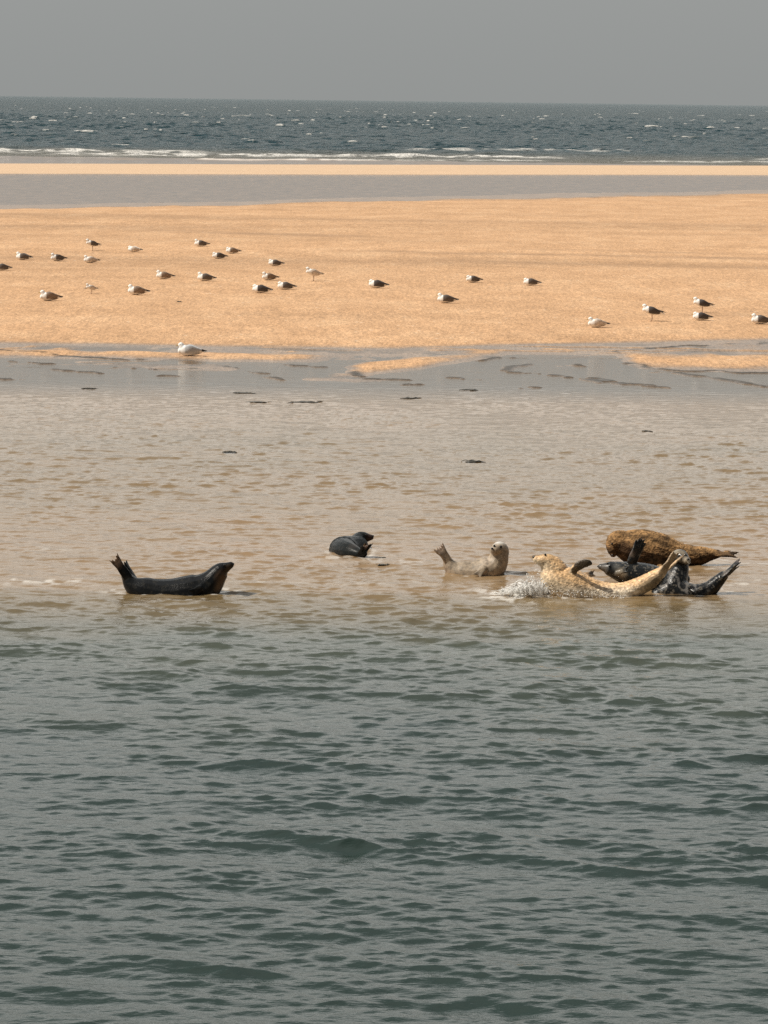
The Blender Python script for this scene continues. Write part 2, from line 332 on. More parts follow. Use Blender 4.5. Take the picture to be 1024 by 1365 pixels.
# capillary ripples; stronger over open water, faint on the sheltered film in front of the beach
calm = g.ramp(g.math('MULTIPLY', Yc, 0.01), [(0.0, 1.0), (0.38, 0.9), (0.56, 0.7), (0.68, 0.35), (0.80, 0.35)])
hgt = g.math('ADD', g.math('MULTIPLY', r1, 1.0), g.math('MULTIPLY', r2, 0.6))
near = g.bump(g.math('MULTIPLY', hgt, calm), 0.5, 0.014)
farb = g.bump(g.math('MULTIPLY', r3, isfar), 1.0, 2.2, near)
g.link(farb, g.b.inputs['Normal'])
WATER = g.m
def prog(a, b, d0, d1):
    out = [a]
    while out[-1] < b:
        t = (out[-1]-a)/(b-a); out.append(out[-1] + d0*(1-t)+d1*t)
    return np.array(out[:-1])
rows = np.concatenate([prog(0.5, 17, .6, .06), prog(17, 45, .022, .036), prog(45, 66, .04, .09), prog(66, 80, .1, .2), prog(80, 190, 4, 4), prog(190, 270, .8, .8), prog(270, 318, 2, 1.2),
                       prog(318, 480, .5, .7), prog(480, 1300, .8, 1.8), prog(1300, 4200, 2.5, 30), 4200*np.cumprod(np.full(40, 1.07))])
grid_object('water', U_COLS(720), rows, water_fun, WATER, None)

# ------------------------------------------------------------------ animals: lofted tubes grown together into one skin
def loft(P, rz, rd, side=(0, 1, 0), seg=16, sub=5):
    """closed tube through points P; rz across the spine, rd along the side direction; rounded ends"""
    P = np.array(P, float); rz = np.array(rz, float); rd = np.array(rd, float)
    V = np.hstack([P, rz[:, None], rd[:, None]]); n = len(V)
    E = np.vstack([2*V[0]-V[1], V, 2*V[-1]-V[-2]]); out = []
    for i in range(n-1):
        p0, p1, p2, p3 = E[i], E[i+1], E[i+2], E[i+3]
        for k in range(sub):
            t = k/sub; out.append(0.5*((2*p1)+(-p0+p2)*t+(2*p0-5*p1+4*p2-p3)*t*t+(-p0+3*p1-3*p2+p3)*t**3))
    out.append(V[-1]); S = np.array(out); S[:, 3:] = np.maximum(S[:, 3:], 1e-4)
    T = np.gradient(S[:, :3], axis=0); T /= np.linalg.norm(T, axis=1)[:, None]
    rows = []
    def ring(c, t, a, b):
        A = np.array(side, float); A = A - t*A.dot(t); A /= max(1e-6, np.linalg.norm(A)); N = np.cross(t, A)
        return [c + N*a*math.cos(q) + A*b*math.sin(q) for q in np.linspace(0, 2*math.pi, seg, endpoint=False)]
    for q in (75, 50, 25):
        r = min(S[0, 3], S[0, 4]); rows.append(ring(S[0, :3]-T[0]*r*math.sin(R(q)), T[0], S[0, 3]*math.cos(R(q)), S[0, 4]*math.cos(R(q))))
    for i in range(len(S)): rows.append(ring(S[i, :3], T[i], S[i, 3], S[i, 4]))
    for q in (25, 50, 75):
        r = min(S[-1, 3], S[-1, 4]); rows.append(ring(S[-1, :3]+T[-1]*r*math.sin(R(q)), T[-1], S[-1, 3]*math.cos(R(q)), S[-1, 4]*math.cos(R(q))))
    v = [p for r in rows for p in r]; f = []
    for i in range(len(rows)-1):
        for k in range(seg):
            a = i*seg+k; b = i*seg+(k+1) % seg; f.append((a, b, b+seg, a+seg))
    v.append(np.mean(rows[0], axis=0)); v.append(np.mean(rows[-1], axis=0)); c0 = len(v)-2
    for k in range(seg):
        f.append((c0, (k+1) % seg, k)); m = (len(rows)-1)*seg; f.append((c0+1, m+k, m+(k+1) % seg))
    return v, f, S
def ball(c, r, seg=12):
    v, f = [], []; rr = (r, r, r) if not hasattr(r, '__len__') else r
    for i in range(1, seg):
        for k in range(seg*2):
            a = math.pi*i/seg; b = math.pi*k/seg
            v.append((c[0]+rr[0]*math.sin(a)*math.cos(b), c[1]+rr[1]*math.sin(a)*math.sin(b), c[2]+rr[2]*math.cos(a)))
    m = seg*2
    for i in range(seg-2):
        for k in range(m): f.append((i*m+k, (i+1)*m+k, (i+1)*m+(k+1) % m, i*m+(k+1) % m))
    v += [(c[0], c[1], c[2]+rr[2]), (c[0], c[1], c[2]-rr[2])]; n = len(v)
    for k in range(m): f.append((n-2, k, (k+1) % m)); f.append((n-1, (seg-2)*m+(k+1) % m, (seg-2)*m+k))
    return v, f
def mesh_of(name, pieces, mat, origin=(0, 0, 0), smooth=True):
    v, f = [], []
    for p in pieces:
        o = len(v); v += [tuple(np.array(q)-np.array(origin)) for q in p[0]]; f += [tuple(i+o for i in q) for q in p[1]]
    me = bpy.data.meshes.new(name); me.from_pydata(v, [], f); me.materials.append(mat)
    for p in me.polygons: p.use_smooth = smooth
    return me
def skin(name, pieces, mat, origin, voxel=0.009, smooth=3):
    """voxel-merge the lofts into one continuous surface"""
    me = mesh_of(name, pieces, mat, origin)
    o = bpy.data.objects.new('tmp', me); COL.objects.link(o)
    m = o.modifiers.new('r', 'REMESH'); m.mode = 'VOXEL'; m.voxel_size = voxel; m.use_smooth_shade = True
    if smooth: m = o.modifiers.new('s', 'SMOOTH'); m.iterations = smooth; m.factor = 0.5
    dg = bpy.context.evaluated_depsgraph_get()
    out = bpy.data.meshes.new_from_object(o.evaluated_get(dg)); out.name = name
    bpy.data.objects.remove(o); bpy.data.meshes.remove(me)
    if not out.materials: out.materials.append(mat)
    return out
def vco(me):
    a = np.empty(len(me.vertices)*3, np.float32); me.vertices.foreach_get('co', a); return a.reshape(-1, 3).astype(float)
def vno(me):
    a = np.empty(len(me.vertices)*3, np.float32); me.vertices.foreach_get('normal', a); return a.reshape(-1, 3).astype(float)
def set_color(me, c):
    a = me.color_attributes.new('coat', 'FLOAT_COLOR', 'POINT'); a.data.foreach_set('color', np.hstack([c, np.ones((len(c), 1))]).astype(np.float32).ravel())
def add(name, me, parent=None, loc=None, label=None, cat=None, group=None, kind=None):
    o = bpy.data.objects.new(name, me); COL.objects.link(o)
    if parent is not None: o.parent = parent
    if loc is not None: o.location = loc
    for k, v in (('label', label), ('category', cat), ('group', group), ('kind', kind)):
        if v: o[k] = v
    return o

def coat_mat(name, spot_lo, spot_hi, scale, rough, spotcol, amount, bump=0.004, spec=0.5, fine=90):
    g = NT(name); c = g.n('Attribute'); c.attribute_name = 'coat'; c = c.outputs['Color']
    sp = g.ramp(g.noise(scale, 3, 0.6), [(spot_lo, 0.0), (spot_hi, 1.0)])
    if not hasattr(spotcol, '__len__'):
        v = g.n('VectorMath', operation='SCALE'); g.link(c, v.inputs[0]); v.inputs['Scale'].default_value = spotcol; spotcol = v.outputs[0]
    g.link(g.mix(g.math('MULTIPLY', sp, amount), c, spotcol), g.b.inputs['Base Color'])
    rn = g.noise(scale*0.7, 2, 0.5)
    g.link(g.math('ADD', rough-0.08, g.math('MULTIPLY', rn, 0.2)), g.b.inputs['Roughness'])
    g.b.inputs['Specular IOR Level'].default_value = spec
    g.link(g.bump(g.noise(fine, 3, 0.7), 0.6, bump), g.b.inputs['Normal'])
    return g.m
M_DARK = coat_mat('wet_dark_coat', 0.52, 0.66, 22, 0.26, (0.030, 0.028, 0.024), 0.6, .005, .12, 55)
M_MOTTLE = coat_mat('mottled_dark_coat', 0.56, 0.63, 22, 0.24, (0.17, 0.15, 0.12), 0.6, .005, .3, 50)
M_PALE = coat_mat('pale_coat', 0.52, 0.64, 30, 0.5, (0.16, 0.13, 0.10), 0.55)
M_GOLD = coat_mat('golden_wet_coat', 0.47, 0.60, 42, 0.38, 1.45, 0.7, 0.008, 0.5, 60)
M_BROWN = coat_mat('brown_fur', 0.45, 0.60, 26, 0.8, 0.28, 0.8, 0.010, 0.2, 80)
def plain(name, col, rough=0.4, spec=0.5):
    g = NT(name)
    c = g.ramp(g.noise(30, 2, 0.5), [(0.3, tuple(x*0.8 for x in col)), (0.7, tuple(min(1, x*1.15) for x in col))])
    g.link(c, g.b.inputs['Base Color']); g.b.inputs['Roughness'].default_value = rough; g.b.inputs['Specular IOR Level'].default_value = spec
    return g.m
M_EYE = plain('eye_black', (0.008, 0.007, 0.006), 0.08, 0.6); M_NOSE = plain('nose_black', (0.015, 0.012, 0.01), 0.3)
M_WHISK = plain('whisker_pale', (0.5, 0.45, 0.36), 0.5)

def flipper(W, a, b, w0, w1, th, side, s, digits=5, splay=1.0, fork=0.5):
    """a flipper from point a to b (world), widths in photo pixels; five digits joined by a web"""
    a = np.array(a); b = np.array(b); d = b-a; L = np.linalg.norm(d); d = d/L
    side = np.array(side, float); side -= d*side.dot(d); side /= np.linalg.norm(side); nrm = np.cross(d, side)
    out = []
    c = a + d*L*0.55
    out.append(loft([a, a+d*L*0.32, c], [th*s*1.5, th*s*1.1, th*s*0.8], [w0*s, (w0*.6+w1*.4)*s, w1*s*0.8], side, 12, 4)[:2])
    for i in range(digits):
        q = (i/(digits-1)*2-1)
        ln = 1.0 - fork*0.26*(1-abs(q)) - (0.17*q*q if fork <= .1 else 0) + .03*math.sin(i*5.1)
        tip = a + d*L*ln + side*q*w1*s*splay; mid = a + d*L*0.55 + side*q*w1*s*0.62
        out.append(loft([a+d*L*0.12+side*q*w0*s*0.6, mid, (mid+tip)/2+nrm*th*s*0.3, tip], [th*s, th*s*0.95, th*s*0.8, th*s*0.5],
                        [w1*s*0.24, w1*s*0.23, w1*s*0.19, w1*s*0.10], side, 8, 3)[:2])
    return out

def seal(label, D, body, parts, mat, colf, eyes, nose, group=None, voxel=0.009, fur=0, whisk=None, cat='seal'):
    """body: nodes (px, py, dy, rz, rd, ) read off the photograph, thickness real; parts(W, s) gives the flippers and muzzle"""
    s = D/F*1.0075
    W = lambda px, py, dy=0: at_depth(px, py, D+dy)
    pieces = []
    for nodes in body:
        pieces.append(loft([W(n[0], n[1], n[2]) for n in nodes], [n[3]*s for n in nodes], [n[4]*s for n in nodes])[:2])
    pieces += parts(W, s)
    allv = np.vstack([np.array(p[0]) for p in pieces]); base = np.array([allv[:, 0].mean(), allv[:, 1].mean(), 0.0])
    me = skin('seal', pieces, mat, base, voxel)
    if fur:
        co = vco(me); no = vno(me)
        d = fbm(co[:, 0]*60+co[:, 1]*11, co[:, 2]*95+co[:, 1]*17, 5, 2)*fur*1.6
        co = co + no*d[:, None]; me.vertices.foreach_set('co', co.astype(np.float32).ravel()); me.update()
    co = vco(me) + base; no = vno(me)
    set_color(me, np.clip(colf(co, no, W, s), 0.004, 0.9))
    o = add('seal', me, None, base, label, cat, group)
    for e in eyes: add('eye', mesh_of('eye', [ball((0, 0, 0), e[3]*s, 8)], M_EYE), o, W(*e[:3])-base)
    if nose: add('nose', mesh_of('nose', [ball((0, 0, 0), (nose[3]*s, nose[3]*s, nose[3]*s*0.75), 8)], M_NOSE), o, W(*nose[:3])-base)
    if whisk:
        px, py, dy, dx, n = whisk; ps = []
        for i in range(n):
            a = W(px, py+0.8*(i-n/2)*0.5, dy); b = W(px+dx*(3.0+i % 3), py+1.5+(i-n/2)*1.2, dy-0.05)
            ps.append(loft([a, (a+b)/2+np.array([0, 0, .004]), b], [.0014]*3, [.0014]*3, (0, 1, 0), 5, 2)[:2])
        add('whiskers', mesh_of('whiskers', ps, M_WHISK, base), o)
    return o
def blobs(c, co, W, s, lst):
    for (px, py, dy, r, col, k) in lst:
        d = np.linalg.norm(co - W(px, py, dy), axis=1)/(r*s); f = (np.clip(1.3-d, 0, 1)*k)[:, None]; f = np.minimum(f, 1)
        c = c*(1-f) + np.array(col)*f
    return c
def updown(no, back, belly, z0=-0.35, z1=0.25):
    t = ss(z0, z1, no[:, 2])[:, None]; return np.array(belly)*(1-t) + np.array(back)*t
SD = (0, 1, 0); SX = (1, 0, 0)
wl = lambda px, py: at_z(px, py)[1]

# dark seal on its own, left, bent like a banana
def parts1(W, s):
    return (flipper(W, W(171, 770, -.05), W(151, 742, -.08), 6.5, 6.8, 2.0, (1, 0.35, .6), s, fork=.35)
            + flipper(W, W(180, 775, .06), W(167, 748, .10), 9, 4, 2.6, (.35, 1, 0.1), s, fork=.2)
            + flipper(W, W(268, 784, -.20), W(254, 792, -.27), 5, 6, 2, (0.2, .3, 1), s))
def col1(co, no, W, s):
    c = updown(no, (.009, .010, .011), (.012, .011, .010))
    return blobs(c, co, W, s, [(151, 744, -.08, 11, (.30, .20, .13), .8), (157, 752, -.08, 7, (.16, .10, .07), .6), (299, 772, -.1, 12, (.16, .095, .055), .75),
                               (306, 758, -.06, 6, (.13, .085, .05), .6), (292, 783, -.1, 8, (.17, .11, .07), .7)])
D1 = wl(230, 792)+.20
seal('wet black seal bent like a banana, alone at the far left of the water', D1,
     [[(168, 768, 0, 6.5, 8), (176, 779, 0, 12, 14), (189, 787, 0, 19, 20), (206, 792, 0, 21, 23), (228, 793, 0, 22, 25), (250, 791, 0, 24, 26), (268, 787, 0, 23.5, 24), (281, 777, 0, 18, 19), (290, 766, 0, 13.5, 14)],
      [(281, 777, 0, 16, 16), (289, 765, 0, 12, 12.5), (296, 759, 0, 9.8, 11), (303, 755.5, 0, 6.3, 7), (307.5, 753.2, 0, 4.6, 5)]],
     parts1, M_DARK, col1, [(299.5, 753.5, -.075, 1.9)], (310.5, 751.8, 0, 2.2))

# small dark seal behind, curled up with the head turned right
def parts2(W, s):
    return (flipper(W, W(484, 738, -.55), W(492, 724, -.66), 4, 5.5, 1.7, (1, 0.2, 0), s)
            + flipper(W, W(480, 737, -.60), W(487, 727, -.74), 4, 5, 1.7, (1, .3, 0.2), s)
            + flipper(W, W(457, 737, -.30), W(468, 742, -.44), 5, 5, 2, (1, .2, .3), s))
def col2(co, no, W, s):
    c = updown(no, (.009, .011, .011), (.010, .009, .008))
    return blobs(c, co, W, s, [(492, 718, .43, 8, (.09, .05, .04), .7), (483, 727, -.62, 6, (.42, .24, .11), .8), (490, 728, -.7, 4, (.4, .3, .26), .7), (474, 731, -.45, 9, (.07, .055, .045), .6)])
D2 = wl(470, 741)+.50
seal('small dark seal curled up with its head turned right, left of the pale seal', D2,
     [[(477, 728, .30, 14, 15), (460, 733, .10, 19, 20), (458, 735, -.12, 18, 18), (467, 737, -.38, 14, 13), (479, 739, -.55, 8, 8), (485, 738, -.60, 5, 5)],
      [(474, 726, .30, 12, 13), (479, 718.5, .42, 9.5, 10), (484, 716.5, .43, 8.2, 9), (490, 716.5, .43, 6, 6.5), (494.5, 716.3, .43, 4, 4.5)]],
     parts2, M_DARK, col2, [(488, 713, .37, 1.6)], (497, 714.6, .43, 1.9))

# pale seal with raised head and tail
def parts3(W, s):
    return (flipper(W, W(598, 748, -.04), W(584.5, 728, -.07), 5.5, 7.2, 2.1, (1, .3, .4), s, fork=.12)
            + flipper(W, W(599, 749, .06), W(580, 731, .09), 5.5, 5, 1.9, (.6, 1, .2), s, fork=.2)
            + flipper(W, W(646, 757, -.17), W(635.5, 768, -.25), 4.5, 5.5, 2, (.3, .5, .6), s))
def col3(co, no, W, s):
    c = updown(no, (.30, .235, .165), (.40, .30, .215), -.5, .4)*(1+1.2*fbm(co[:, 0]*30, co[:, 2]*30+co[:, 1]*14, 88, 3)[:, None])
    return blobs(c, co, W, s, [(675, 740, .02, 9, (.14, .11, .085), .55), (664, 722, 0, 9, (.66, .64, .60), 1), (650, 748, -.1, 10, (.52, .42, .33), .5), (661, 736, -.13, 4, (.20, .16, .12), .6), (584, 728, -.07, 10, (.56, .42, .34), .7), (655, 734, -.1, 6, (.5, .42, .33), .5), (591, 739, -.1, 5, (.12, .10, .09), .7),  # lit crown and shaded right side of the neck put into the coat colour
                               (637.5, 760, -.26, 4.5, (.045, .035, .03), .9), (636, 766, -.26, 4, (.045, .035, .03), .9), (667.5, 728.8, -.12, 3.2, (.05, .04, .03), .8)])
D3 = wl(630, 767)+.18
seal('pale grey-cream seal with head and hind flippers raised, left of the splash', D3,
     [[(596, 746, 0, 6, 7), (601, 755, 0, 10, 11), (612, 763, 0, 16, 17), (630, 765, 0, 17, 20), (647, 761, 0, 18.5, 21), (658, 756, 0, 17, 19), (664, 747, 0, 14, 15), (666, 736, 0, 12, 13)],
      [(667, 737, .03, 12, 12.5), (666.5, 733, .0, 11.2, 12), (662.5, 732.8, -.06, 8.8, 9.5), (659.5, 733.2, -.10, 6.2, 7)]],
     parts3, M_PALE, col3, [(668, 728.8, -.118, 1.8), (659.0, 727.6, -.128, 1.6)], (656, 731.2, -.158, 1.9), whisk=(656, 733.5, -.12, -1, 4))

# golden seal rolling on its back in the splash
def parts4(W, s):
    return (flipper(W, W(882, 764, -.04), W(902, 735.5, -.08), 7, 5.5, 2.0, (.75, .1, .65), s, fork=.25)
            + flipper(W, W(880, 768, .06), W(911, 741, .05), 5, 5.5, 1.9, (.3, 1, .2), s)
            + [loft([W(762, 768, -.10), W(766, 759, -.14), W(774, 753, -.17), (W(783, 750.5, -.18)), W(788, 751.5, -.17)], [5*s, 5.5*s, 6.2*s, 5.2*s, 3*s], [4*s, 3.2*s, 2.6*s, 2.2*s, 1.6*s])[:2]]
            + flipper(W, W(772, 769, .16), W(794, 764, .22), 5, 4.5, 2.2, (0, .6, .8), s))
def col4(co, no, W, s):
    c = updown(no, (.60, .38, .19), (.60, .48, .33), -.15, .75)
    n = fbm(co[:, 0]*42, co[:, 2]*42+co[:, 1]*20, 77, 3)[:, None]
    low = ss(.16, .05, co[:, 2])[:, None]
    c = c*(1-low*.8) + (np.array([.70, .62, .50]) + 0*c)*low*.8
    c = c*(1+1.3*n)
    return blobs(c, co, W, s, [(712, 741, 0, 5, (.05, .03, .02), 1), (730, 739, 0, 10, (.30, .19, .085), .7), (722, 747, -.1, 6, (.24, .15, .07), .5), (784, 751, -.17, 9, (.045, .032, .018), 4), (774, 755, -.16, 8, (.05, .035, .02), 4), (767, 760, -.15, 5, (.07, .045, .02), 3), (788, 765, .2, 9, (.03, .025, .02), 1),
                               (898, 741, -.07, 12, (.30, .22, .15), .9), (888, 755, -.07, 12, (.22, .16, .10), .9), (908, 745, .05, 8, (.14, .10, .07), .9),
                               (868, 785, -.1, 14, (.13, .11, .07), .8), (876, 776, -.1, 10, (.09, .07, .05), .8), (850, 768, 0, 10, (.40, .26, .14), .6)])
D4 = wl(800, 797)+.22
seal('golden orange seal rolling on its back in the splash, one dark front flipper up', D4,
     [[(735, 756, 0, 14.5, 15), (741, 770, 0, 21, 22), (762, 783, 0, 25, 26), (785, 790, 0, 21, 23), (806, 793, 0, 17.5, 20), (828, 791, 0, 14.5, 17), (847, 784, 0, 12.5, 15), (863, 776, 0, 11.5, 12.5), (876, 767, 0, 9, 10), (884, 760, 0, 6.5, 7)],
      [(740, 761, 0, 17.5, 16), (734, 753, 0, 14.5, 14), (728, 748.5, -.01, 11, 11.5), (720.5, 747, -.02, 7.6, 8.5), (715.5, 745.5, -.02, 5.2, 6)]],
     parts4, M_GOLD, col4, [(727, 739.3, -.06, 1.5)], (712.2, 742.5, -.02, 2.6), fur=.005, voxel=.008, whisk=(715, 747, -.05, -1, 4))

# dark glossy seal lying behind the golden one
def parts5(W, s):
    return (flipper(W, W(842, 750, -.05), W(857, 716, -.03), 7, 8.5, 2.4, (1, .25, .35), s, splay=.85, fork=.1)
            + flipper(W, W(822, 764, -.16), W(838, 759, -.24), 4, 4, 2, (.2, .3, 1), s))
def col5(co, no, W, s):
    c = updown(no, (.010, .012, .013), (.012, .011, .010))
    return blobs(c, co, W, s, [(804, 757, -.06, 7, (.20, .18, .16), .6), (828, 764, -.16, 8, (.40, .33, .24), .8), (822, 755, -.1, 6, (.12, .12, .11), .6), (842, 738, -.06, 5, (.2, .15, .12), .6)])
D5 = D4+.62
seal('glossy dark spotted seal on its back behind the golden seal, front flipper pointing up', D5,
     [[(815, 758.5, 0, 10.5, 12), (827, 762, 0, 14, 16), (842, 766, 0, 17.5, 19), (862, 771, 0, 20, 22), (882, 775, 0, 18, 20), (900, 776, .05, 13, 15), (912, 772, .1, 8, 9)],
      [(819, 759.5, 0, 11, 12), (812, 757.5, 0, 8.5, 10), (805, 756.2, 0, 5.6, 7), (801, 755.5, 0, 4, 5)]],
     parts5, M_MOTTLE, col5, [(810, 751.5, -.09, 1.6)], (797.8, 755, 0, 1.9))

# dark seal with its head up, right end of the heap
def parts6(W, s):
    return (flipper(W, W(963, 769, -.22), W(987, 747, -.26), 6.5, 5, 2.3, (.6, .1, .7), s, fork=.25)
            + flipper(W, W(961, 773, -.10), W(984, 754, -.06), 5.5, 5.5, 2.1, (.5, .7, .5), s)
            + flipper(W, W(921, 784, -.33), W(931, 790, -.42), 5, 5, 2, (.5, .4, .5), s))
def col6(co, no, W, s):
    c = updown(no, (.009, .010, .011), (.010, .009, .008))
    c = c + (np.array([.12, .11, .10])*ss(.05, .2, fbm(co[:, 0]*22, co[:, 2]*22, 91, 3))[:, None])*ss(60, 30, (W(890, 780, 0)[0]-co[:, 0])*0+np.abs(co[:, 0]-W(892, 780, -.1)[0])/s)[:, None]*ss(.30, .18, co[:, 2])[:, None]
    return blobs(c, co, W, s, [(915, 747, -.16, 5.5, (.50, .42, .32), 1), (901, 733, -.04, 8, (.30, .25, .18), .9), (911, 736, -.10, 5, (.34, .28, .20), .7), (908, 752, -.14, 5, (.16, .13, .09), .6), (904, 746, -.12, 4.5, (.2, .16, .11), .5), (930, 781, -.33, 5, (.3, .28, .26), .6), (985, 748, -.24, 5, (.14, .11, .1), .6), (966, 762, -.26, 5, (.2, .16, .14), .6)])
D6 = D4+.42
seal('dark seal at the right end of the heap, head up facing right', D6,
     [[(904, 744, .02, 10.5, 11), (906.5, 756, .02, 12, 13), (903, 768, 0, 15, 17), (899, 783, -.06, 17, 20), (912, 792, -.12, 17, 19), (930, 792, -.17, 14, 15), (945, 786, -.18, 11.5, 12), (956, 776, -.17, 9, 10), (964, 768, -.16, 7, 8)],
      [(905, 743.0, .0, 11, 11.5), (908, 742.5, -.04, 10, 10.5), (912.5, 745.5, -.10, 7.2, 8), (915.5, 747.5, -.13, 5.4, 6)],
      [(902, 786, -.08, 14, 17), (888, 790, -.10, 14, 15), (876, 793, -.10, 9, 10)]],
     parts6, M_MOTTLE, col6, [(914.0, 740.5, -.125, 1.8), (905.5, 741.2, -.145, 1.7)], (917.2, 745.6, -.19, 2.0), whisk=(916, 749, -.17, 1, 4))

# big brown furry seal at the back
def parts7(W, s):
    return (flipper(W, W(951, 738, -.05), W(984, 740, -.08), 5.5, 5, 2.1, (0, .8, .6), s)
            + flipper(W, W(951, 740, .09), W(975, 736.5, .12), 5, 5, 2.1, (0, 1, .3), s)
            + flipper(W, W(880, 755, -.24), W(894, 763, -.36), 7, 7, 2.2, (.6, .5, .2), s))
def col7(co, no, W, s):
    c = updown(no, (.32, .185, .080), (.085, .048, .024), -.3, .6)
    n = fbm(co[:, 0]*9, co[:, 2]*16+co[:, 1]*5, 57, 4)[:, None]
    c = c*np.clip(1+2.8*n, .25, 2)
    return blobs(c, co, W, s, [(822, 718, -.05, 14, (.36, .20, .08), .6), (835, 730, -.17, 11, (.05, .025, .012), .7), (886, 726, -.18, 14, (.05, .028, .013), .5), (900, 717, 0, 10, (.50, .32, .17), .6), (875, 748, -.2, 10, (.12, .09, .06), .5),
                               (976, 738, -.05, 12, (.035, .025, .02), .9), (962, 738, -.05, 9, (.08, .05, .03), .7)])
D7 = wl(925, 757)+.26
seal('large brown furry seal stretched out at the back of the heap', D7,
     [[(826, 724, 0, 17, 18), (840, 728, 0, 23, 24), (858, 732, 0, 26.5, 28), (880, 737, 0, 26, 29), (902, 742, 0, 21, 25), (922, 742, 0, 15.5, 19), (938, 740, 0, 12, 14), (949, 739, 0, 8, 10), (956, 738.5, 0, 6, 8)],
      [(836, 727, 0, 20, 21), (824, 722, -.01, 15.5, 17), (818, 727, -.06, 11, 12), (817, 734, -.09, 7.5, 8.5), (817.5, 738, -.1, 5, 6)]],
     parts7, M_BROWN, col7, [(816, 725, -.175, 1.6)], (816.5, 740, -.14, 1.9), fur=.006, voxel=.007)

# ------------------------------------------------------------------ splash thrown up by the golden seal
g = NT('white_water'); g.link(g.ramp(g.noise(25, 3, .6), [(.3, (.84, .82, .78)), (.6, (.95, .94, .92))]), g.b.inputs['Base Color']); g.b.inputs['Roughness'].default_value = .35
g.b.inputs['Subsurface Weight'].default_value = 0.3; g.b.inputs['Subsurface Radius'].default_value = (.03, .03, .03)
tr = g.n('BsdfTranslucent'); tr.inputs[0].default_value = (.95, .94, .92, 1); ms = g.n('MixShader'); ms.inputs[0].default_value = .45
g.link(g.b.outputs[0], ms.inputs[1]); g.link(tr.outputs[0], ms.inputs[2]); g.link(ms.outputs[0], g.o.inputs[0])
M_SPL = g.m
def splash():
    rnd = random.Random(4); ps = []
    for i in range(500):
        u = rnd.betavariate(2.0, 1.8); px = 660 + u*76; hgt = 3+26*math.exp(-((px-712)/24)**2)
        py = 794 - abs(rnd.gauss(0, .45))*hgt - rnd.random()*4; dy = rnd.uniform(-.32, .28)
        r = rnd.choice((.0025, .003, .004, .005, .008))
        p = at_depth(px, py, D4-.05+dy); p[2] = max(p[2], .003)
        b = ball((0, 0, 0), (r*rnd.uniform(.8, 2.2), r, r*rnd.uniform(.6, 1.6)), 3); ps.append(([tuple(np.array(q)+p) for q in b[0]], b[1]))
    for i in range(260):     # thin jets and sheets torn off the surface
        u = rnd.betavariate(2, 1.7); px = 664+u*68; hh = (2+15*math.exp(-((px-712)/20)**2))*rnd.uniform(.3, 1); dy = rnd.uniform(-.3, .25)
        dx = rnd.gauss(-4, 7); y0 = 793-rnd.random()*5
        a = at_depth(px, y0, D4-.05+dy); b = at_depth(px+dx*.5, y0-hh, D4-.05+dy-.02); c = at_depth(px+dx, y0-hh*rnd.uniform(.5, .9), D4-.08+dy)
        w_ = rnd.uniform(.003, .014); ps.append(loft([a, b, c], [w_, w_*.7, .0015], [w_*rnd.uniform(.5, 1.6), w_*.6, .0015], SD, 6, 3)[:2])
    for i in range(150):
        u = rnd.random(); px = 660+u*72; p = at_z(px, 793-rnd.random()*14*math.sin(math.pi*u)**.6, 0.004); p[2] = rnd.random()**2*.03; r = rnd.uniform(.006, .022)
        b = ball((0, 0, 0), (r*rnd.uniform(1.2, 3.2), r*1.5, r*.55), 4); q = rnd.random()*9
        ps.append(([tuple(np.array(v)*(1+.4*math.sin(v[0]*260+q)*math.cos(v[1]*290+q)) + p) for v in b[0]], b[1]))
    for i in range(150):      # beads of water running off the golden flank
        px = rnd.uniform(728, 835); p = at_depth(px, 797-abs(rnd.gauss(0, 1))*8*(1-(px-728)/150), D4-.245-rnd.random()*.03); r = rnd.uniform(.003, .007)
        b = ball((0, 0, 0), r, 4); p[2] = max(p[2], .002); ps.append(([tuple(np.array(v)+p) for v in b[0]], b[1]))
    base = at_z(700, 790)
    add('splash', mesh_of('splash', ps, M_SPL, base), None, base, 'white water splashing up at the head of the golden seal', 'splash', None, 'stuff')
splash()

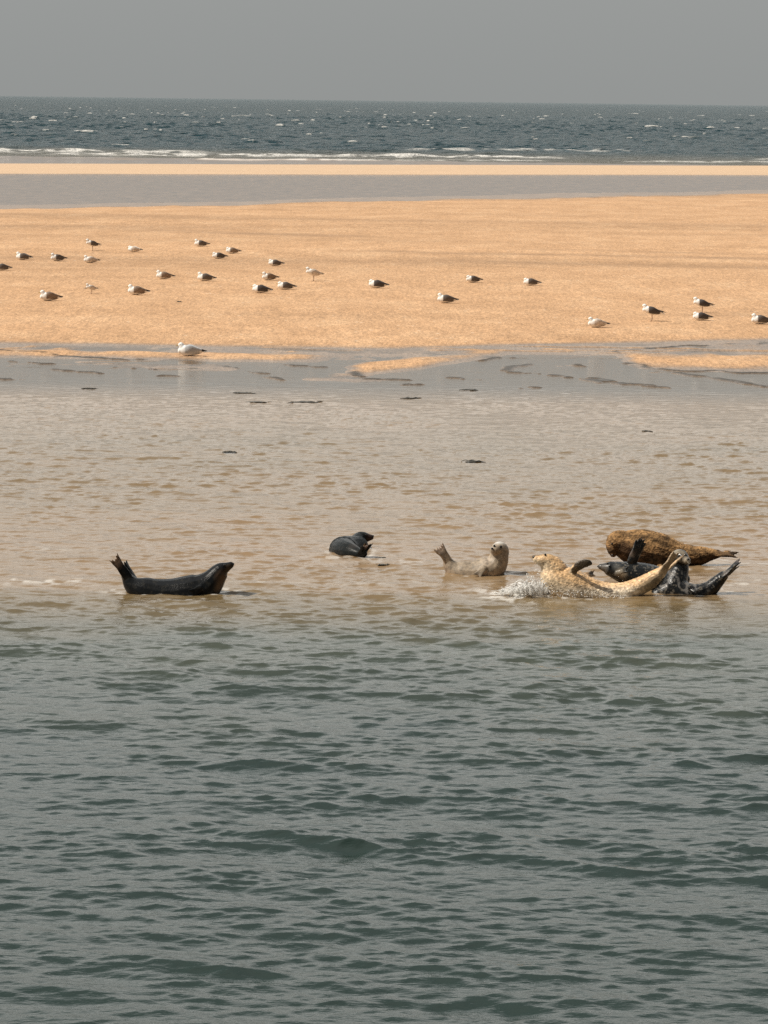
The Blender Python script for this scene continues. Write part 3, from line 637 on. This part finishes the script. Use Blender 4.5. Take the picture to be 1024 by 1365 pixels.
# ------------------------------------------------------------------ gulls
g = NT('feathers'); a = g.n('Attribute'); a.attribute_name = 'coat'
g.link(mul(a.outputs['Color'], g.ramp(g.noise(60, 2, .6, None, (.4, 1, 1)), [(.3, .82), (.7, 1.1)])) if False else a.outputs['Color'], g.b.inputs['Base Color'])
g.b.inputs['Roughness'].default_value = .75; g.b.inputs['Specular IOR Level'].default_value = .2
g.link(g.bump(g.noise(70, 2, .6, None, (.4, 1, 1)), .4, .004), g.b.inputs['Normal'])
M_FEA = g.m; M_BEAK = plain('beak_yellow', (.50, .34, .08), .45); M_LEG = plain('leg_pink', (.42, .26, .18), .6)
WHITE = np.array([.88, .87, .84])
def gull_proto(kind):
    stand = kind.startswith('stand'); z = .13 if stand else 0.0
    k = kind.split('_')[1]; wing = {'dark': (.135, .120, .112), 'brown': (.24, .185, .145), 'pale': (.58, .52, .46), 'black': (.085, .078, .078), 'silver': (.50, .51, .52)}[k]
    tilt = .05 if stand else .0
    B = [(-.175, 0, .085+z+tilt, .050, .048), (-.12, 0, .090+z+tilt, .080, .076), (-.04, 0, .088+z+tilt*.6, .086, .088), (.06, 0, .090+z, .078, .080), (.14, 0, .080+z, .056, .058), (.20, 0, .076+z, .032, .036)]
    lo = [loft([b[:3] for b in B], [b[3] for b in B], [b[4] for b in B])[:2]]
    lo.append(loft([(.15, 0, .085+z), (.24, 0, .074+z-tilt*.3), (.30, 0, .066+z-tilt*.5)], [.016, .010, .006], [.042, .036, .034])[:2])            # tail
    for sg in (-1, 1):                                                                                                                # folded wings, tips crossing over the tail
        lo.append(loft([(-.10, sg*.055, .115+z+tilt), (0, sg*.072, .118+z+tilt*.5), (.12, sg*.052, .103+z), (.24, sg*.022, .094+z), (.335, -sg*.008, .088+z-tilt*.3)],
                       [.040, .066, .046, .018, .005], [.020, .028, .022, .011, .004])[:2])
    hz = {'stand': .285 + z*0.55, 'rest': .175, 'low': .150}['stand' if stand else ('low' if kind.endswith('low') else 'rest')]
    hx = -.175 if stand else -.165
    lo.append(loft([(-.12, 0, .11+z+tilt), (-.15, 0, (.13+z+hz)/2), (hx, 0, hz), (hx-.032, 0, hz-.002)], [.068, .050, .046, .028], [.062, .046, .040, .025])[:2])
    me = skin('gull', lo, M_FEA, (0, 0, 0), .0085, 2)
    co = vco(me); no = vno(me); c = np.tile(WHITE, (len(co), 1))
    zz = co[:, 2]-z-tilt*np.clip(-co[:, 0]*5, 0, 1)
    onw = ss(-.095, -.07, co[:, 0])*ss(.030, .055, zz+.05*np.clip(co[:, 0], 0, 1))
    tail = ss(.17, .20, co[:, 0])*ss(.090, .084, zz+.05*(co[:, 0]-.2))
    c = c*(1-onw[:, None])+np.array(wing)*onw[:, None]
    c = c*(1-tail[:, None])+WHITE*tail[:, None]
    tip = ss(.215, .235, co[:, 0])*ss(.078, .084, zz+.05*(co[:, 0]-.2)); c = c*(1-tip[:, None])+np.array([.03, .03, .032])*tip[:, None]
    if k in ('brown', 'pale'):
        n = (.55+1.2*(fbm(co[:, 0]*45, co[:, 2]*60+co[:, 1]*40, 7, 2)+.5))[:, None]; c = c*(1-onw[:, None]*.8)+c*n*onw[:, None]*.8
    set_color(me, np.clip(c, 0, 1))
    parts = [('beak', mesh_of('beak', [loft([(hx-.045, 0, hz-.004), (hx-.075, 0, hz-.008), (hx-.098, 0, hz-.016)], [.010, .008, .003], [.008, .006, .003], SD, 8, 3)[:2]], M_BEAK)),
             ('eye', mesh_of('eye', [ball((hx-.012, -.034, hz+.008), .006, 5)], M_EYE)), ('eye', mesh_of('eye', [ball((hx-.012, .034, hz+.008), .006, 5)], M_EYE))]
    if stand:
        for sg in (-1, 1):
            ft = [loft([(.0, sg*.03, z+.05), (.005, sg*.03, z*.5), (.0, sg*.03, .012)], [.008, .0055, .006], [.008, .0055, .006], SD, 8, 3)[:2]]
            for q in (-.5, 0, .5): ft.append(loft([(.0, sg*.03, .010), (-.05*math.cos(q), sg*.03+.05*math.sin(q), .004)], [.005, .003], [.007, .004], SD, 6, 2)[:2])
            parts.append(('leg', mesh_of('leg', ft, M_LEG)))
    return me, parts
PROTO = {}
def ground_point(px, py):
    y = at_z(px, py)[1]
    for _ in range(12):
        p = at_depth(px, py, y); zg = float(ground_h(np.array([p[0]]), np.array([p[1]]))[0]); zg = max(zg, 0); y = at_z(px, py, zg)[1]
    p = at_z(px, py, zg); return p, zg
GG = 'gulls resting on the sand'
gulls = [  # px, feet py, kind, size, turn (deg), label
 (3, 360.5, 'rest_dark_low', .95, 8, 'dark-backed gull cut off by the left edge of the photo, on the dry sand'),
 (31, 346.5, 'rest_dark', 1, -6, 'dark-backed gull at far left, leftmost gull wholly in view in the upper row'),
 (77, 348, 'rest_dark', 1.0, 24, 'dark-backed gull preening with lowered head, between the far-left row gull and the upright gull'),
 (123.5, 334, 'stand_dark', .98, 22, 'dark-backed gull standing upright at upper left, directly above a pale gull'),
 (121, 350.5, 'rest_pale', .95, 14, 'pale gull sitting just below the upright dark-backed gull at upper left'),
 (179, 336, 'rest_pale_low', .92, -8, 'small pale brown gull crouched low, right of the upright gull at upper left'),
 (268, 328.5, 'rest_dark', 1, 10, 'dark-backed gull sitting farthest back on the sand, at the left end of a dark streak'),
 (310, 338, 'rest_brown_low', .95, 5, 'brown-backed gull just right of the farthest gull, rightmost of that close trio'),
 (292, 345, 'rest_dark_low', .95, 12, 'dark-backed gull, nearest and lowest of the close trio by the farthest gull'),
 (219, 372, 'rest_brown', 1, 6, 'brown-backed gull in the middle row, left of its similar neighbour by two body lengths'),
 (274, 374.5, 'rest_dark', 1, 0, 'grey-brown-backed gull in the middle row, right of the brown-backed gull'),
 (183, 393, 'rest_brown', 1.08, 4, 'plump brown-backed gull sitting alone in the lower row, right of the small white gull'),
 (122, 391.5, 'stand_pale', .68, 28, 'small white gull in the lower row, between two brown-backed gulls'),
 (66, 401, 'rest_brown', 1.08, 14, 'brown-backed gull at the left end of the lower row, nearest of the left flock'),
 (367, 354.5, 'rest_dark_low', .92, 4, 'dark-backed gull at the top of the middle cluster of four'),
 (359, 373.5, 'rest_brown', .95, 20, 'brown-backed gull second from the top in the middle cluster of four'),
 (348, 390.5, 'rest_black_low', 1.02, -4, 'blackish-backed gull at the bottom left of the middle cluster of four'),
 (381, 386, 'rest_dark_low', .98, 4, 'dark-backed gull at the bottom right of the middle cluster of four'),
 (418, 374.5, 'stand_pale', 1.0, 18, 'white gull standing with its neck up, right of the middle cluster'),
 (503, 384, 'rest_black_low', 1.05, -4, 'blackish-backed gull alone at the centre of the beach'),
 (595, 404, 'rest_dark', 1.02, 0, 'dark-backed gull just right of the beach centre, nearest of three spread-out gulls'),
 (631, 376.5, 'rest_dark_low', .92, 12, 'small dark-backed gull up and right of the nearest central gull'),
 (708, 380.5, 'rest_dark_low', .95, 0, 'small dark-backed gull sitting alone on the right half, left of the whitish gull'),
 (796, 436.5, 'rest_pale', .98, 10, 'whitish gull sitting nearest to the channel on the right half of the sand'),
 (869, 428, 'stand_black', 1.04, 0, 'black-backed gull standing beside its shadow, right of the whitish gull'),
 (936, 417, 'stand_black', 1.0, 2, 'black-backed gull standing tall behind a sitting black-backed gull'),
 (935, 427, 'rest_black_low', .92, -2, 'black-backed gull sitting directly in front of the tall standing gull'),
 (1014, 432, 'rest_dark', 1.02, 6, 'dark-backed gull at the right edge of the photo'),
 (253, 474.5, 'rest_silver', 1.1, 0, 'large white gull with silver wings sitting at the water edge, the nearest gull'),
]
for (px, py, kind, size, turn, lab) in gulls:
    if kind not in PROTO: PROTO[kind] = gull_proto(kind)
    me, parts = PROTO[kind]; p, zg = ground_point(px, py)
    o = add('gull', me, None, (p[0], p[1], zg-.004), lab, 'gull', GG); size *= 1.06; o.scale = (size, size*1.05, size*(1.0 if 'stand' in kind else 1.18)); o.rotation_euler = (0, 0, R(turn))
    for n, m in parts: add(n, m, o)

# ------------------------------------------------------------------ weed clumps and sticks on water, dark specks on sand
g = NT('wet_weed'); g.link(g.ramp(g.noise(40, 3, .6), [(.3, (.018, .016, .010)), (.7, (.055, .045, .028))]), g.b.inputs['Base Color']); g.b.inputs['Roughness'].default_value = .45
M_WEED = g.m
def weed(px, py, wpx, hpx, label, seed):
    rnd = random.Random(seed); p, zg = ground_point(px, py); s = p[1]/F; L = wpx*s; H = max(hpx*s*.45, .010); ps = []
    ps.append(loft([(-L*.35, 0, H*.2), (-L*.1, rnd.uniform(-.03, .03), H*.45), (L*.15, 0, H*.35), (L*.35, 0, H*.1)], [H*.3, H*.7, H*.5, H*.2], [L*.08, L*.16, L*.14, L*.06], SD, 8, 3)[:2])
    for i in range(9):
        a = rnd.uniform(-.3, .3)*L; b = a + rnd.choice((-1, 1))*rnd.uniform(.12, .35)*L; yy = rnd.uniform(-.3, .3)*L; b = max(-.5*L, min(.5*L, b))
        ps.append(loft([(a, yy*.4, H*.3), ((a+b)/2, yy*.8, H*rnd.uniform(.4, 1)), (b, yy, 0)], [.006, .007, .003], [.014, .016, .006], SD, 6, 3)[:2])
    add('seaweed_clump', mesh_of('seaweed_clump', ps, M_WEED), None, (p[0], p[1], zg-.002), label, 'seaweed', 'dark scraps of seaweed')
for i, q in enumerate([
    (306, 603, 24, 4, 'dark seaweed scrap floating in the rippled shallows, above and left of the small curled seal'),
    (634, 616, 38, 5, 'longest dark seaweed scrap in the rippled shallows, above the pale seal'),
    (863, 575, 20, 3, 'thin seaweed scrap in the shallows, above the brown seal'),
    (344, 536.5, 46, 3, 'long flat seaweed scrap in the smooth water, left one of a pair'),
    (407, 536.5, 50, 3, 'long flat seaweed scrap in the smooth water, right one of a pair'),
    (326, 524, 40, 2.5, 'thin seaweed scrap in smooth water just above the pair of flat scraps'),
    (120, 518, 32, 2.5, 'seaweed scrap in smooth water at left, below the gull at the water edge'),
    (546, 531, 34, 2.5, 'seaweed scrap in smooth water below the central sand tongue'),
    (625, 520, 36, 3, 'seaweed scrap in smooth water right of the central sand tongue'),
    (510, 753, 22, 2.5, 'dark seaweed scrap in front of the small curled seal, to its right'),
    (508, 744, 18, 2, 'thin seaweed scrap right beside the small curled seal'),
    (116, 384.5, 13, 2, 'dark scrap on dry sand just behind the small white gull'),  # small dark speck on the sand, reusing the clump mesh
    (240, 402.5, 9, 2.5, 'dark scrap on dry sand right of the plump brown-backed gull')]):  # another dark speck built from the clump mesh
    weed(*q, 50+i)
